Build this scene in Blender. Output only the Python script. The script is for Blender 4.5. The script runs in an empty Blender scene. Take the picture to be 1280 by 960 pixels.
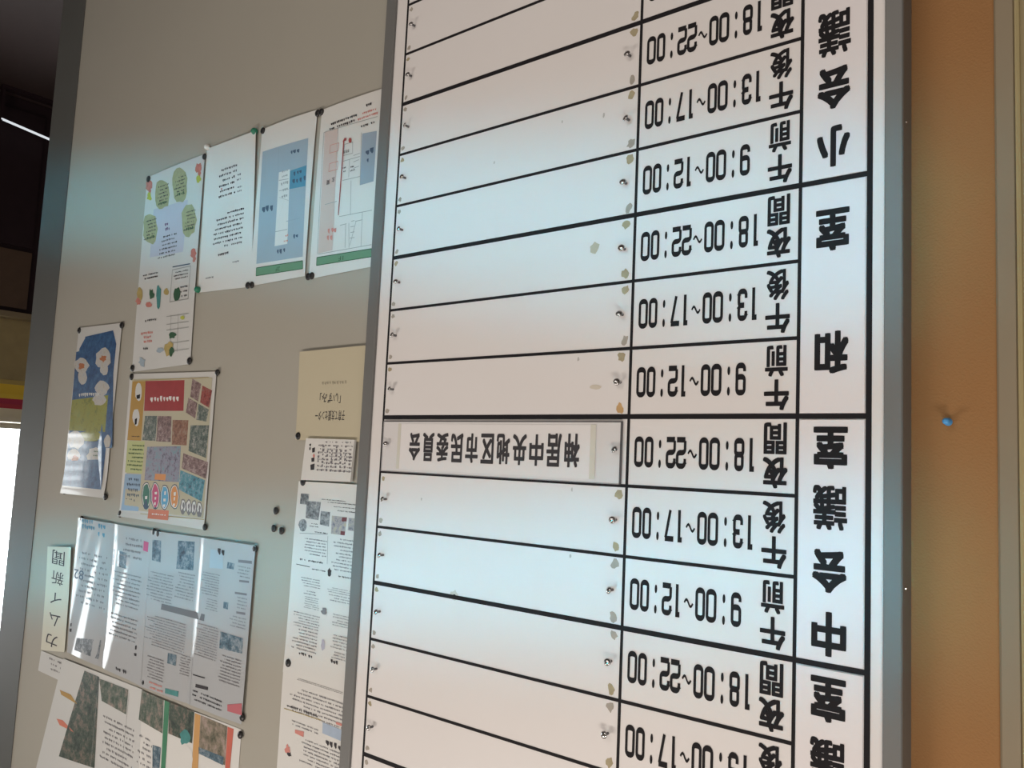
import bpy, math, random
from mathutils import Matrix, Vector
SC = bpy.context.scene
COL = SC.collection

# ------------------------------------------------------------------ camera
F_PX = 1065.0
ZB = 1.5                                   # height of the reference row line
CAM = Vector((-0.277059, -0.897238, ZB + 0.067393))
ROT = Matrix.Rotation(-0.698034, 3, 'Z') @ Matrix.Rotation(1.474604, 3, 'X') @ Matrix.Rotation(3.187284, 3, 'Z')
cd = bpy.data.cameras.new('camera'); cam = bpy.data.objects.new('camera', cd); COL.objects.link(cam)
cd.sensor_width = 36.0; cd.lens = 36.0 * F_PX / 1280.0; cd.clip_start = 0.02
cam.matrix_world = Matrix.Translation(CAM) @ ROT.to_4x4()
SC.camera = cam
# ------------------------------------------------------------------ world, lights, exposure
SC.view_settings.view_transform = 'Standard'; SC.view_settings.look = 'None'
SC.view_settings.gamma = 1.0; SC.view_settings.use_curve_mapping = False
SC.view_settings.exposure = 0.0
W = bpy.data.worlds.new('world'); SC.world = W; W.use_nodes = True
W.node_tree.nodes['Background'].inputs[0].default_value = (0.85, 0.93, 1.0, 1)
W.node_tree.nodes['Background'].inputs[1].default_value = 0.12

def area(name, loc, target, sx, sy, power, color, spread=180.0, roll=0.0):
    l = bpy.data.lights.new(name, 'AREA'); l.shape = 'RECTANGLE'; l.size = sx; l.size_y = sy
    l.energy = power; l.color = color; l.spread = math.radians(spread)
    o = bpy.data.objects.new(name, l); COL.objects.link(o)
    z = (Vector(loc) - Vector(target)).normalized()
    x = Vector((1, 0, 0)); x = (x - z * x.dot(z)).normalized(); y = z.cross(x)
    m = Matrix((x, y, z)).transposed() @ Matrix.Rotation(roll, 3, 'Z')
    o.matrix_world = Matrix.Translation(loc) @ m.to_4x4()
    return o
WARM = (1.0, 0.88, 0.775); COOL = (0.07, 0.68, 0.93)
area('ceiling_lamp', (-0.75, -1.25, 2.85), (-0.3, 0.0, 1.2), 1.1, 0.20, 19, WARM)
area('ceiling_lamp', (1.30, -1.45, 2.85), (1.0, 0.0, 1.3), 1.1, 0.20, 17, WARM)
area('fill_light', (-1.0, -2.2, 1.35), (-0.1, 0.0, 1.45), 0.6, 0.6, 4, WARM)  # added fill on the schedule board, no fixture of the room
area('low_fill_light', (0.5, -1.9, 0.55), (0.7, 0.0, 1.0), 1.6, 0.5, 10, WARM)  # unseen fill light added to brighten the lower part of the boards
# two added narrow-spread lights imitating flicker banding: greenish-blue bands across the boards
area('band_light', (1.15, -1.9, ZB - 0.404), (1.15, 0.0, ZB - 0.404), 2.5, 0.22, 0.80, COOL, 7.0, -0.18)
area('band_light', (1.15, -1.9, ZB + 0.282), (1.15, 0.0, ZB + 0.282), 2.5, 0.18, 0.80, COOL, 7.0, 0.11)

# ------------------------------------------------------------------ helpers
def tag(o, label=None, cat=None, group=None, kind=None):
    if label: o['label'] = label
    if cat: o['category'] = cat
    if group: o['group'] = group
    if kind: o['kind'] = kind
    return o
def empty(name, loc, label=None, cat=None, group=None, kind=None):
    o = bpy.data.objects.new(name, None); COL.objects.link(o); o.location = loc; o.empty_display_size = 0.02
    return tag(o, label, cat, group, kind)
def root_of(o):
    v = Vector((0, 0, 0))
    while o is not None: v += o.location; o = o.parent
    return v
class MB:
    """collects world-space faces with material slots"""
    def __init__(s): s.v = []; s.f = []; s.m = []; s.mats = []
    def slot(s, m):
        if m not in s.mats: s.mats.append(m)
        return s.mats.index(m)
    def face(s, pts, m):
        b = len(s.v); s.v += [tuple(p) for p in pts]; s.f.append(tuple(range(b, b + len(pts)))); s.m.append(s.slot(m))
    def mesh(s, vs, fs, m):
        b = len(s.v); s.v += [tuple(p) for p in vs]; k = s.slot(m)
        for f in fs: s.f.append(tuple(i + b for i in f)); s.m.append(k)
    def box(s, x0, x1, y0, y1, z0, z1, m, bev=0.0):
        if bev:
            # box with chamfered front (-y) edges
            b = bev
            vs = [(x0, y1, z0), (x1, y1, z0), (x1, y1, z1), (x0, y1, z1),
                  (x0, y0 + b, z0), (x1, y0 + b, z0), (x1, y0 + b, z1), (x0, y0 + b, z1),
                  (x0 + b, y0, z0 + b), (x1 - b, y0, z0 + b), (x1 - b, y0, z1 - b), (x0 + b, y0, z1 - b)]
            fs = [(0, 3, 2, 1), (8, 9, 10, 11)]
            for a, c in ((0, 4), (4, 8)):
                for i in range(4):
                    j = (i + 1) % 4; fs.append((a + i, a + j, c + j, c + i))
            s.mesh(vs, fs, m)
        else:
            vs = [(x0, y0, z0), (x1, y0, z0), (x1, y1, z0), (x0, y1, z0), (x0, y0, z1), (x1, y0, z1), (x1, y1, z1), (x0, y1, z1)]
            s.mesh(vs, [(0, 3, 2, 1), (4, 5, 6, 7), (0, 1, 5, 4), (1, 2, 6, 5), (2, 3, 7, 6), (3, 0, 4, 7)], m)
    def lathe(s, c, prof, m, n=14, tilt=None):
        """prof: (radius, distance out of the wall); axis -Y"""
        vs = []; fs = []
        for r, d in prof:
            for i in range(n):
                a = 2 * math.pi * i / n
                p = Vector((r * math.cos(a), -d, r * math.sin(a)))
                if tilt is not None: p = tilt @ p
                vs.append((c[0] + p.x, c[1] + p.y, c[2] + p.z))
        for k in range(len(prof) - 1):
            for i in range(n):
                j = (i + 1) % n; fs.append((k * n + i, k * n + j, (k + 1) * n + j, (k + 1) * n + i))
        fs.append(tuple(range((len(prof) - 1) * n, len(prof) * n)))
        s.mesh(vs, fs, m)
    def build(s, name, parent=None, smooth=False, **kw):
        o_loc = root_of(parent) if parent is not None else Vector((0, 0, 0))
        me = bpy.data.meshes.new(name)
        me.from_pydata([(a - o_loc.x, b - o_loc.y, c - o_loc.z) for a, b, c in s.v], [], s.f)
        for m in s.mats: me.materials.append(m)
        me.polygons.foreach_set('material_index', s.m)
        if smooth: me.polygons.foreach_set('use_smooth', [True] * len(s.f))
        me.update()
        o = bpy.data.objects.new(name, me); COL.objects.link(o)
        if parent is not None: o.parent = parent
        tag(o, **kw)
        return o
    def build_top(s, name, loc, smooth=False, **kw):
        """mesh as a top-level thing whose origin is loc"""
        me = bpy.data.meshes.new(name)
        me.from_pydata([(a - loc[0], b - loc[1], c - loc[2]) for a, b, c in s.v], [], s.f)
        for m in s.mats: me.materials.append(m)
        me.polygons.foreach_set('material_index', s.m)
        if smooth: me.polygons.foreach_set('use_smooth', [True] * len(s.f))
        me.update()
        o = bpy.data.objects.new(name, me); COL.objects.link(o); o.location = loc
        tag(o, **kw); return o

def new_mat(name):
    m = bpy.data.materials.new(name); m.use_nodes = True
    return m, m.node_tree.nodes, m.node_tree.links, m.node_tree.nodes['Principled BSDF']
def mat(name, color, rough=0.6, metal=0.0, var=0.06, scale=18.0, bump=0.0, bscale=300.0, spec=0.5, coat=0.0, crough=0.05):
    m, N, L, B = new_mat(name)
    B.inputs['Roughness'].default_value = rough; B.inputs['Metallic'].default_value = metal
    B.inputs['Specular IOR Level'].default_value = spec
    B.inputs['Coat Weight'].default_value = coat; B.inputs['Coat Roughness'].default_value = crough
    tc = N.new('ShaderNodeTexCoord'); no = N.new('ShaderNodeTexNoise'); no.inputs['Scale'].default_value = scale; no.inputs['Detail'].default_value = 4
    mr = N.new('ShaderNodeMapRange'); mr.inputs['To Min'].default_value = 1 - var; mr.inputs['To Max'].default_value = 1 + var
    mx = N.new('ShaderNodeVectorMath'); mx.operation = 'SCALE'; mx.inputs[0].default_value = color
    L.new(tc.outputs['Object'], no.inputs['Vector']); L.new(no.outputs['Fac'], mr.inputs['Value'])
    L.new(mr.outputs['Result'], mx.inputs['Scale']); L.new(mx.outputs['Vector'], B.inputs['Base Color'])
    if bump:
        n2 = N.new('ShaderNodeTexNoise'); n2.inputs['Scale'].default_value = bscale; n2.inputs['Detail'].default_value = 3
        bp_ = N.new('ShaderNodeBump'); bp_.inputs['Strength'].default_value = bump; bp_.inputs['Distance'].default_value = 0.002
        L.new(tc.outputs['Object'], n2.inputs['Vector']); L.new(n2.outputs['Fac'], bp_.inputs['Height']); L.new(bp_.outputs['Normal'], B.inputs['Normal'])
    return m
def photo_mat(name, cols, scale=60.0, rough=0.5, seed=0.0, coat=0.0):
    """mottled printed picture"""
    m, N, L, B = new_mat(name)
    B.inputs['Roughness'].default_value = rough; B.inputs['Coat Weight'].default_value = coat; B.inputs['Coat Roughness'].default_value = 0.06
    tc = N.new('ShaderNodeTexCoord'); mp = N.new('ShaderNodeMapping'); mp.inputs['Location'].default_value = (seed, seed * 1.7, seed * .3)
    no = N.new('ShaderNodeTexNoise'); no.inputs['Scale'].default_value = scale; no.inputs['Detail'].default_value = 8; no.inputs['Roughness'].default_value = .8
    cr = N.new('ShaderNodeValToRGB'); cr.color_ramp.interpolation = 'LINEAR'
    e = cr.color_ramp.elements
    n = len(cols)
    e[0].position = .36; e[0].color = (*cols[0], 1); e[1].position = .64; e[1].color = (*cols[-1], 1)
    for i in range(1, n - 1):
        x = e.new(.36 + .28 * i / (n - 1)); x.color = (*cols[i], 1)
    L.new(tc.outputs['Object'], mp.inputs['Vector']); L.new(mp.outputs['Vector'], no.inputs['Vector']); L.new(no.outputs['Fac'], cr.inputs['Fac']); L.new(cr.outputs['Color'], B.inputs['Base Color'])
    return m
def emis(name, color, strength):
    m, N, L, B = new_mat(name)
    B.inputs['Base Color'].default_value = (0, 0, 0, 1)
    B.inputs['Emission Color'].default_value = (*color, 1); B.inputs['Emission Strength'].default_value = strength
    return m
def clear_mat(name, gloss=0.12, rough=0.04, tint=(1, 1, 1), bump=0.0):
    """thin clear plastic: mostly see-through with a Fresnel sheen"""
    m, N, L, B = new_mat(name); N.remove(B)
    out = N['Material Output']; t = N.new('ShaderNodeBsdfTransparent'); t.inputs[0].default_value = (*tint, 1)
    g = N.new('ShaderNodeBsdfGlossy'); g.inputs['Roughness'].default_value = rough
    fr = N.new('ShaderNodeFresnel'); fr.inputs['IOR'].default_value = 1.45
    mx = N.new('ShaderNodeMixShader')
    L.new(fr.outputs[0], mx.inputs[0]); L.new(t.outputs[0], mx.inputs[1]); L.new(g.outputs[0], mx.inputs[2]); L.new(mx.outputs[0], out.inputs[0])
    return m

BLACK = mat('black_vinyl', (.014, .013, .016), .7, var=.15, spec=.2)
INK = mat('black_ink', (.035, .033, .04), .7, var=.1)
GREYINK = mat('grey_ink', (.20, .20, .22), .8, var=.1)
WHITE = mat('white_board_enamel', (.80, .79, .80), .42, var=.018, scale=6, spec=.35)
PLATEW = mat('white_magnet_sheet', (.83, .815, .85), .5, var=.012, spec=.3)
ALU = mat('anodised_aluminium', (.20, .205, .205), .5, metal=.2, var=.07, scale=9, spec=.25)
ALUDARK = mat('dark_aluminium_side', (.09, .085, .085), .5, metal=.4)
STEEL = mat('polished_steel', (.55, .55, .56), .22, metal=1.0)
STEELD = mat('dull_steel', (.16, .16, .17), .4, metal=.8)
BULL = mat('grey_enamel_board', (.41, .40, .355), .7, spec=.2, var=.03, scale=5, bump=.05, bscale=400)
BROWN = mat('brown_pinboard_cloth', (.33, .17, .065), .9, var=.10, scale=5, bump=.35, bscale=420)
BEIGE = mat('beige_painted_trim', (.27, .225, .155), .6, var=.06)
YELL = mat('cream_wall_paint', (.42, .36, .22), .8, var=.05, bump=.15)
PAPER = mat('white_paper', (.70, .71, .70), .75, var=.012, scale=9)
PAPERG = mat('greyish_paper', (.60, .62, .62), .7, var=.015, scale=9)
CREAM = mat('aged_manila_paper', (.54, .50, .37), .8, var=.03, scale=12)
PLASTW = mat('glossy_poster_paper', (.66, .67, .66), .5, var=.012, coat=.9, crough=.07)
NEWS = mat('newsprint_in_clear_sleeve', (.45, .48, .51), .6, var=.04, scale=14, coat=1.0, crough=.06)
TAN = mat('yellowed_tape_residue', (.40, .35, .23), .8, var=.3, scale=90)
TANG = mat('grey_tape_residue', (.40, .37, .33), .8, var=.3, scale=90)
TANO = mat('orange_tape_residue', (.55, .36, .17), .8, var=.25, scale=90)

# ------------------------------------------------------------------ measuring: photograph point -> point on a wall plane y = Y
def bp(x, y, Y=0.0):
    d = ROT @ Vector(((x - 640) / F_PX, -(y - 480) / F_PX, -1)); s = (Y - CAM.y) / d.y
    return CAM + d * s
YW = 0.026                                 # face of the pin boards
YS = 0.0235                                # posters hang just proud of it

# ------------------------------------------------------------------ glyphs
_gc = {}
def glyph(txt, off=0.0, shear=0.0):
    k = (txt, off, shear)
    if k in _gc: return _gc[k]
    c = bpy.data.curves.new('lettering', 'FONT'); c.body = txt; c.offset = off; c.resolution_u = 3; c.fill_mode = 'FRONT'; c.shear = shear
    o = bpy.data.objects.new('lettering', c); COL.objects.link(o); bpy.context.view_layer.update()
    dg = bpy.context.evaluated_depsgraph_get(); me = o.evaluated_get(dg).to_mesh()
    vs = [(v.co.x, v.co.y) for v in me.vertices]; fs = [tuple(p.vertices) for p in me.polygons]
    o.evaluated_get(dg).to_mesh_clear(); bpy.data.objects.remove(o); bpy.data.curves.remove(c)
    x0 = min(v[0] for v in vs); x1 = max(v[0] for v in vs); y0 = min(v[1] for v in vs); y1 = max(v[1] for v in vs)
    r = ([((a - x0) / (x1 - x0), (b - y0) / (y1 - y0)) for a, b in vs], fs); _gc[k] = r; return r
def put(mb, txt, X0, X1, Z0, Z1, Y, m, off=0.0, surf=None, pen=None):
    if pen:                                # brushed bold: the outline stamped around a small circle
        r = (0.5, 1) if len(txt) == 1 else (1,)
        w, h = X1 - X0 - 2 * pen, Z1 - Z0 - 2 * pen
        k = 0
        for f in r:
            for a in range(8):
                dx, dz = pen * f * max(-1, min(1, 1.3 * math.cos(a * math.pi / 4))), pen * f * max(-1, min(1, 1.3 * math.sin(a * math.pi / 4)))
                put(mb, txt, X0 + pen + dx, X0 + pen + dx + w, Z0 + pen + dz, Z0 + pen + dz + h, Y - .000004 * k, m, 0.0, surf); k += 1
        return
    vs, fs = glyph(txt, 0.0)
    pts = [(X0 + a * (X1 - X0), Y, Z0 + b * (Z1 - Z0)) for a, b in vs]
    if surf: pts = [(p[0], surf(p[0], p[2]) + Y, p[2]) for p in pts]
    mb.mesh(pts, fs, m)
# condensed numerals drawn with a pen that is thicker across than down
WX, WY = .00165, .0032
def ribbon(mb, pts, w, h, X0, Z0, Y, m, wx=WX, wy=WY, closed=False, surf=None):
    P = [Vector((p[0] * (w - 2 * wx) + wx, p[1] * (h - 2 * wy) + wy)) for p in pts]; n = len(P); L = []; R = []
    for i, p in enumerate(P):
        a = P[i - 1] if (i or closed) else None; b = P[(i + 1) % n] if (i < n - 1 or closed) else None
        d1 = (p - a).normalized() if a is not None else (b - p).normalized(); d2 = (b - p).normalized() if b is not None else d1
        t = (d1 + d2); t = t.normalized() if t.length > 1e-6 else d1
        nrm = Vector((-t.y, t.x)); k = 1 / max(.6, nrm.dot(Vector((-d1.y, d1.x))))
        o = Vector((nrm.x * wx, nrm.y * wy)) * k; L.append(p + o); R.append(p - o)
    vs = [(X0 + q.x, Y, Z0 + q.y) for q in L + R]
    if surf: vs = [(q[0], surf(q[0], q[2]) + Y, q[2]) for q in vs]
    fs = [(i, (i + 1) % n, n + (i + 1) % n, n + i) for i in range(n if closed else n - 1)]
    mb.mesh(vs, fs, m)
def arc(cx, cy, rx, ry, a0, a1, n=6):
    return [(cx + rx * math.cos(math.radians(a0 + (a1 - a0) * i / n)), cy + ry * math.sin(math.radians(a0 + (a1 - a0) * i / n))) for i in range(n + 1)]
def rr(x0, y0, x1, y1, rx, ry):
    return arc(x1 - rx, y1 - ry, rx, ry, 0, 90) + arc(x0 + rx, y1 - ry, rx, ry, 90, 180) + arc(x0 + rx, y0 + ry, rx, ry, 180, 270) + arc(x1 - rx, y0 + ry, rx, ry, 270, 360)
DIG = {
 '0': [(rr(0, 0, 1, 1, .45, .14), True)],
 '8': [(rr(0, 0, 1, .5, .4, .12), True), (rr(.06, .5, .94, 1, .4, .12), True)],
 '9': [(rr(0, .42, 1, 1, .4, .13), True), ([(1, .72)] + arc(.6, .14, .4, .14, 0, -90) + arc(.4, .14, .4, .14, 270, 180) + [(0, .22)], False)],
 '2': [([(0, .72)] + [(0, .86)] + arc(.4, .86, .4, .14, 180, 90) + arc(.6, .86, .4, .14, 90, 0) + [(1, .66)] + arc(.6, .62, .4, .13, 0, -80, 4) + arc(.4, .36, .4, .13, 100, 180, 4) + [(0, 0.04)], False), ([(-.02, 0), (1.08, 0)], False)],
 '3': [([(0, .74), (0, .86)] + arc(.4, .86, .4, .14, 180, 90) + arc(.6, .86, .4, .14, 90, 0) + [(1, .64)] + arc(.65, .64, .35, .12, 0, -90, 4), False),
       ([(.25, .52), (.65, .52)], False), (arc(.65, .40, .35, .12, 90, 0, 4) + [(1, .14)] + arc(.6, .14, .4, .14, 0, -90) + arc(.4, .14, .4, .14, 270, 180) + [(0, .26)], False)],
 '7': [([(-.08, 1), (1.05, 1)], False), ([(.95, .97), (.38, -.08)], False)],
}
def digit(mb, ch, X0, X1, Z0, Z1, Y, m):
    w = X1 - X0; h = Z1 - Z0
    if ch == '1':
        s = .0035; mb.face([(X1 - s, Y, Z0), (X1, Y, Z0), (X1, Y, Z1), (X1 - s, Y, Z1)], m)
        mb.face([(X0, Y, Z1 - .0062), (X1 - s, Y, Z1 - .0062), (X1 - s, Y, Z1), (X0, Y, Z1)], m)
    elif ch == ':':
        for a, b in ((.10, .37), (.73, 1.0)):
            mb.face([(.5 * (X0 + X1) + .0017 * math.cos(t * math.pi / 8), Y, Z0 + h * ((a + b) / 2 + (b - a) / 2 * math.sin(t * math.pi / 8))) for t in range(16)], m)
    elif ch == '~':
        pts = [(i / 12, .5 + .5 * math.sin(2 * math.pi * (i / 12 - .0))) for i in range(13)]
        ribbon(mb, pts, w, .0105, X0, Z0 + h * .38, Y, m, wx=.0009, wy=.0015)
    else:
        for i, (pts, cl) in enumerate(DIG[ch]): ribbon(mb, pts, w, h, X0, Z0, Y - .00003 * i, m, closed=cl)

# ================================================================== the room shell
def shell(name, x0, x1, y0, y1, z0, z1, m, **kw):
    mb = MB(); mb.box(x0, x1, y0, y1, z0, z1, m); return mb.build(name, None, kind='structure', **kw)
WALLP = mat('dim_plaster', (.30, .25, .19), .85, var=.06, bump=.2)
FLOORM = mat('brown_lino_floor', (.05, .032, .03), .5, var=.1)
CEILM = mat('ceiling_board', (.30, .25, .20), .9, var=.05)
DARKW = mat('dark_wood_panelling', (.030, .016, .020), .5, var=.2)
XE = 2.245                                  # where the notice wall stops
shell('floor', -2.5, 4.6, -3.2, 4.0, -.06, 0, FLOORM)
shell('ceiling', -2.5, 4.6, -3.2, 4.0, 2.95, 3.0, CEILM)
shell('wall_back', -2.5, 4.6, -3.26, -3.2, 0, 2.95, WALLP)
shell('wall_left', -2.56, -2.5, -3.2, .3, 0, 2.95, WALLP)
shell('wall_front', -2.5, XE - .02, YW + .014, .26, 0, 2.95, WALLP)
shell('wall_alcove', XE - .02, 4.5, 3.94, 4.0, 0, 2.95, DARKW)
# end wall with the tall bright window; y from -1.05 to 1.2
XF = 4.3
WY0, WY1, WZ0, WZ1 = -1.12, 1.75, 1.495, 2.66
mb = MB()
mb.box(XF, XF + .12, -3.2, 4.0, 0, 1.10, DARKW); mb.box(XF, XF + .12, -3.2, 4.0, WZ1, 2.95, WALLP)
mb.box(XF, XF + .12, -3.2, WY0, 1.10, WZ1, WALLP); mb.box(XF, XF + .12, WY1, 4.0, 1.10, WZ1, WALLP)
mb.box(XF, XF + .12, WY0, WY1, 1.10, WZ0, WALLP)
mb.build('wall_right', None, kind='structure')

# ================================================================== pin board wall on the photo's right: brown cloth panel and trims
xa = bp(1130, 500).x; xb = bp(1240, 500, YW).x; xc = bp(1247, 500, YW).x; xd = bp(1275, 500, YW).x
mb = MB(); mb.box(xc - .004, xa + .06, YW, YW + .014, .55, 2.5, BROWN)
brown = mb.build_top('pinboard', (xa, YW, .55), label='narrow brown cloth pinboard strip right of the white schedule board', cat='pinboard')
mb = MB(); mb.box(xd, xc, YW - .004, YW + .014, .5, 2.6, BEIGE, .002); mb.box(xd - .004, xd, YW - .009, YW + .014, .5, 2.6, mat('worn_cream_edge', (.50, .43, .24), .5), .002)
mb.build('trim_1', None, kind='structure')
mb = MB(); mb.box(xd - .5, xd - .004, YW, YW + .02, 0, 2.9, YELL); mb.build('wall_side', None, kind='structure')

FX0, FX1 = -.0339, .7850
# ================================================================== grey notice board
bx0 = FX1 + .0005; bx1 = bp(51, 580, YW).x
nb = empty('notice_board', (1.4, YW + .014, .2), 'large grey enamelled notice board covered with posters, left of the schedule board', 'notice board')
mb = MB(); mb.box(bx0, bx1, YW, YW + .012, .2, 2.6, BULL); mb.build('panel', nb)
GREYP = mat('grey_frame_profile', (.125, .13, .125), .6, metal=.1, var=.06, scale=7, spec=.25)
mb = MB(); mb.box(bx1, XE, YW + .004, YW + .02, .17, 2.63, GREYP, .003); mb.box(bx1, bx1 + .006, YW - .002, YW + .02, .17, 2.63, GREYP); mb.build('side_frame', nb)
for z in (.175, 2.6):
    mb = MB(); mb.box(bx0, bx1, YW - .004, YW + .012, z, z + .025, ALU, .002); mb.build('rail', nb)

# ================================================================== white schedule board
P = .085
XC, XB, XA, XR = .7356, .2852, .0737, 0.0
FX0, FX1 = -.0339, .7850
ROWS = range(-8, 9)
ZLO = ZB - 9 * P; ZHI = ZB + 9 * P
sb = empty('schedule_board', (.35, YW, ZLO), 'tall white room schedule board with black grid lines and Japanese time labels', 'schedule board')
mb = MB(); mb.box(-.0157, .762, 0, YW, ZLO, ZHI, WHITE); mb.build('panel', sb)
FY = -.005
for x0, x1 in ((FX0, -.0157), (.762, FX1)):
    mb = MB(); mb.box(x0, x1, FY, YW, ZLO - .02, ZHI + .02, ALU, .0012); mb.build('frame', sb)
for z0, z1 in ((ZLO - .02, ZLO), (ZHI, ZHI + .02)):
    mb = MB(); mb.box(-.0157, .762, FY, YW, z0, z1, ALU, .0012); mb.build('frame', sb)
YL = -.0005
def tape(x0, x1, z0, z1, y=0.0):
    mb = MB(); mb.box(x0, x1, y + YL, y, z0, z1, BLACK); mb.build('grid_line', sb)
tape(XC - .0019, XC + .0019, ZLO, ZHI)
tape(XB - .0019, XB + .0019, ZLO, ZHI)
tape(XA - .0019, XA + .0019, ZLO, ZHI)
tape(XR - .0030, XR + .0028, ZLO, ZHI)
for k in range(-8, 10):
    t = .0030 if k % 3 == 0 else .0020
    z = ZB + k * P
    if k == 9: continue
    tape(XB + .0019, XC - .0019, z - t, z + t)
    tape(XA + .0019, XB - .0019, z - t, z + t)
    if k % 3 == 0: tape(XR + .0028, XA - .0019, z - .0028, z + .0028)
SLOT = {'n': [('1', .1218, .1272), ('8', .1333, .1456), (':', .1518, .1562), ('0', .1628, .1758), ('0', .1767, .1889), ('~', .1912, .2037), ('2', .2053, .2186), ('2', .2190, .2322), (':', .2380, .2425), ('0', .2493, .2613), ('0', .2627, .2757)]}
SLOT['a'] = [('1', .1219, .1275), ('3', .1331, .1450)] + SLOT['n'][2:6] + [('1', .2082, .2136), ('7', .2183, .2316)] + SLOT['n'][8:]
SLOT['m'] = [('9', .1333, .1456)] + SLOT['n'][2:6] + [('1', .2086, .2140), ('2', .2190, .2322)] + SLOT['n'][8:]
for k in ROWS:
    z = ZB + k * P; kind, up, lo = (('n', '夜', '間'), ('a', '午', '後'), ('m', '午', '前'))[k % 3]
    mb = MB()
    for ch, a, b in SLOT[kind]: digit(mb, ch, a, b, z + .0242, z + .0615, YL, BLACK)
    mb.build('time_lettering', sb)
    mb = MB()
    put(mb, up, .0835, .1117, z + .0445, z + .0785, YL, BLACK, pen=.0011)
    put(mb, lo, .0850, .1110, z + .0068, z + .0413, YL, BLACK, pen=.0009)
    mb.build('period_lettering', sb)
# room name plates: white magnet sheets between the thick lines
def room(k0, k1, items):
    mb = MB(); mb.box(.0034, XA - .0026, -.0016, 0, ZB + k0 * P + .0034, ZB + k1 * P - .0034, PLATEW, .0006)
    pl = mb.build('room_plate', sb)
    for ch, z0, z1 in items:
        mb = MB(); put(mb, ch, .0199, .0556, ZB + z0, ZB + z1, -.0019, BLACK, pen=.0011 if ch == '議' else .0017); mb.build('character', pl)
F4 = lambda a, o: ((a, .2008 + o, .2456 + o), ('会', .1377 + o, .1821 + o), ('議', .0720 + o, .1182 + o), ('室', .0111 + o, .0556 + o))
room(0, 3, F4('中', 0))
room(-3, 0, (('和', -.0900, -.0446), ('室', -.2225, -.1764)))
room(-6, -3, (('小', -.3146, -.2689), ('会', -.3813, -.3333), ('議', -.4453, -.3941), ('室', -.5100, -.4650)))
room(3, 6, F4('大', .255))
# hook screws, two per row, and old tape marks
rnd = random.Random(4)
def screw(x, z, big, y0=0.0):
    mb = MB(); r = .0047 if big else .0043
    tl = Matrix.Rotation(rnd.uniform(-.5, .5), 3, 'Z') @ Matrix.Rotation(rnd.uniform(.1, .5), 3, 'X')
    mb.lathe((x, 0, z), [(.0018, y0), (.0018, .0085)], STEELD, 10)
    mb.lathe((x, -.0080, z), [(.0012, -.0005), (r, .0), (r * .96, .0010), (r * .7, .0020), (r * .25, .0025)], STEEL, 14, tl)
    mb.build('hook_screw', sb, smooth=True)
def blob(x, z, rx, rz, m, rot=0.0):
    n = 11; c, s_ = math.cos(rot), math.sin(rot); pts = []; rx *= 1.25; rz *= 1.15
    for i in range(n):
        a = 2 * math.pi * i / n; q = rnd.uniform(.65, 1.15); u, v = rx * q * math.cos(a), rz * q * math.sin(a)
        pts.append((x + u * c - v * s_, -.00025, z + u * s_ + v * c))
    mb = MB(); mb.face(pts[::-1], m); mb.build('tape_residue', sb)
for k in ROWS:
    z = ZB + k * P
    screw(.3000 + rnd.uniform(-.0008, .0008), z + .042 + rnd.uniform(-.001, .001), True, .0038 if k == 0 else 0.0)
    screw(.7175 + rnd.uniform(-.0006, .0006), z + .0415, False, .0038 if k == 0 else 0.0)
    if k == 0: continue
    mm = [TAN, TANG, TAN, TANG][rnd.randrange(4)]
    blob(.2965 + rnd.uniform(-.002, .002), z + P - .0105, .0042, .0062, TANO if k == -1 else mm, rnd.uniform(-.8, .8))
    blob(.2975 + rnd.uniform(-.002, .002), z + .0100, .0048, .0055, TANG if k > 1 else TAN, rnd.uniform(-.8, .8))
    blob(.7275, z + P - .010, .0035, .0035, TANG, 0); blob(.7275, z + .010, .0035, .0035, TAN if k % 2 else TANG, 0)
q = bp(743, 310); blob(q.x, q.z, .0065, .0065, mat('pale_residue', (.52, .48, .38), .8, var=.1), .7)
q = bp(568, 744); blob(q.x, q.z, .0070, .0062, mat('chipped_white', (.62, .58, .54), .8, var=.1), 0)
mb = MB(); mb.box(q.x - .0022, q.x + .0014, -.0009, 0, q.z - .0012, q.z + .0022, BLACK); mb.build('tape_chip', sb)
SM = mat('faint_smudge', (.50, .49, .48), .6, var=.1)
for x, y, a, b in ((527, 624, .0012, .0022), (715, 612, .0012, .0028), (713, 695, .0014, .0022), (723, 449, .0015, .0025), (703, 152, .0010, .0020), (618, 203, .0010, .0022), (755, 144, .0015, .0035)):
    q = bp(x, y); blob(q.x, q.z, a, b, SM)
q = bp(744, 484); blob(q.x, q.z, .008, .0028, mat('old_glue_smear', (.66, .62, .54), .6, var=.05))
# little screw heads on the frame's outer side
for y in (150, 736):
    q = bp(1131, y, 0); mb = MB(); mb.lathe((FX0 - .0001, .006, q.z), [(.0016, 0), (.0012, .001)], STEEL, 10, Matrix.Rotation(-math.pi / 2, 3, 'Z')); mb.build('rivet', sb)

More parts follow.
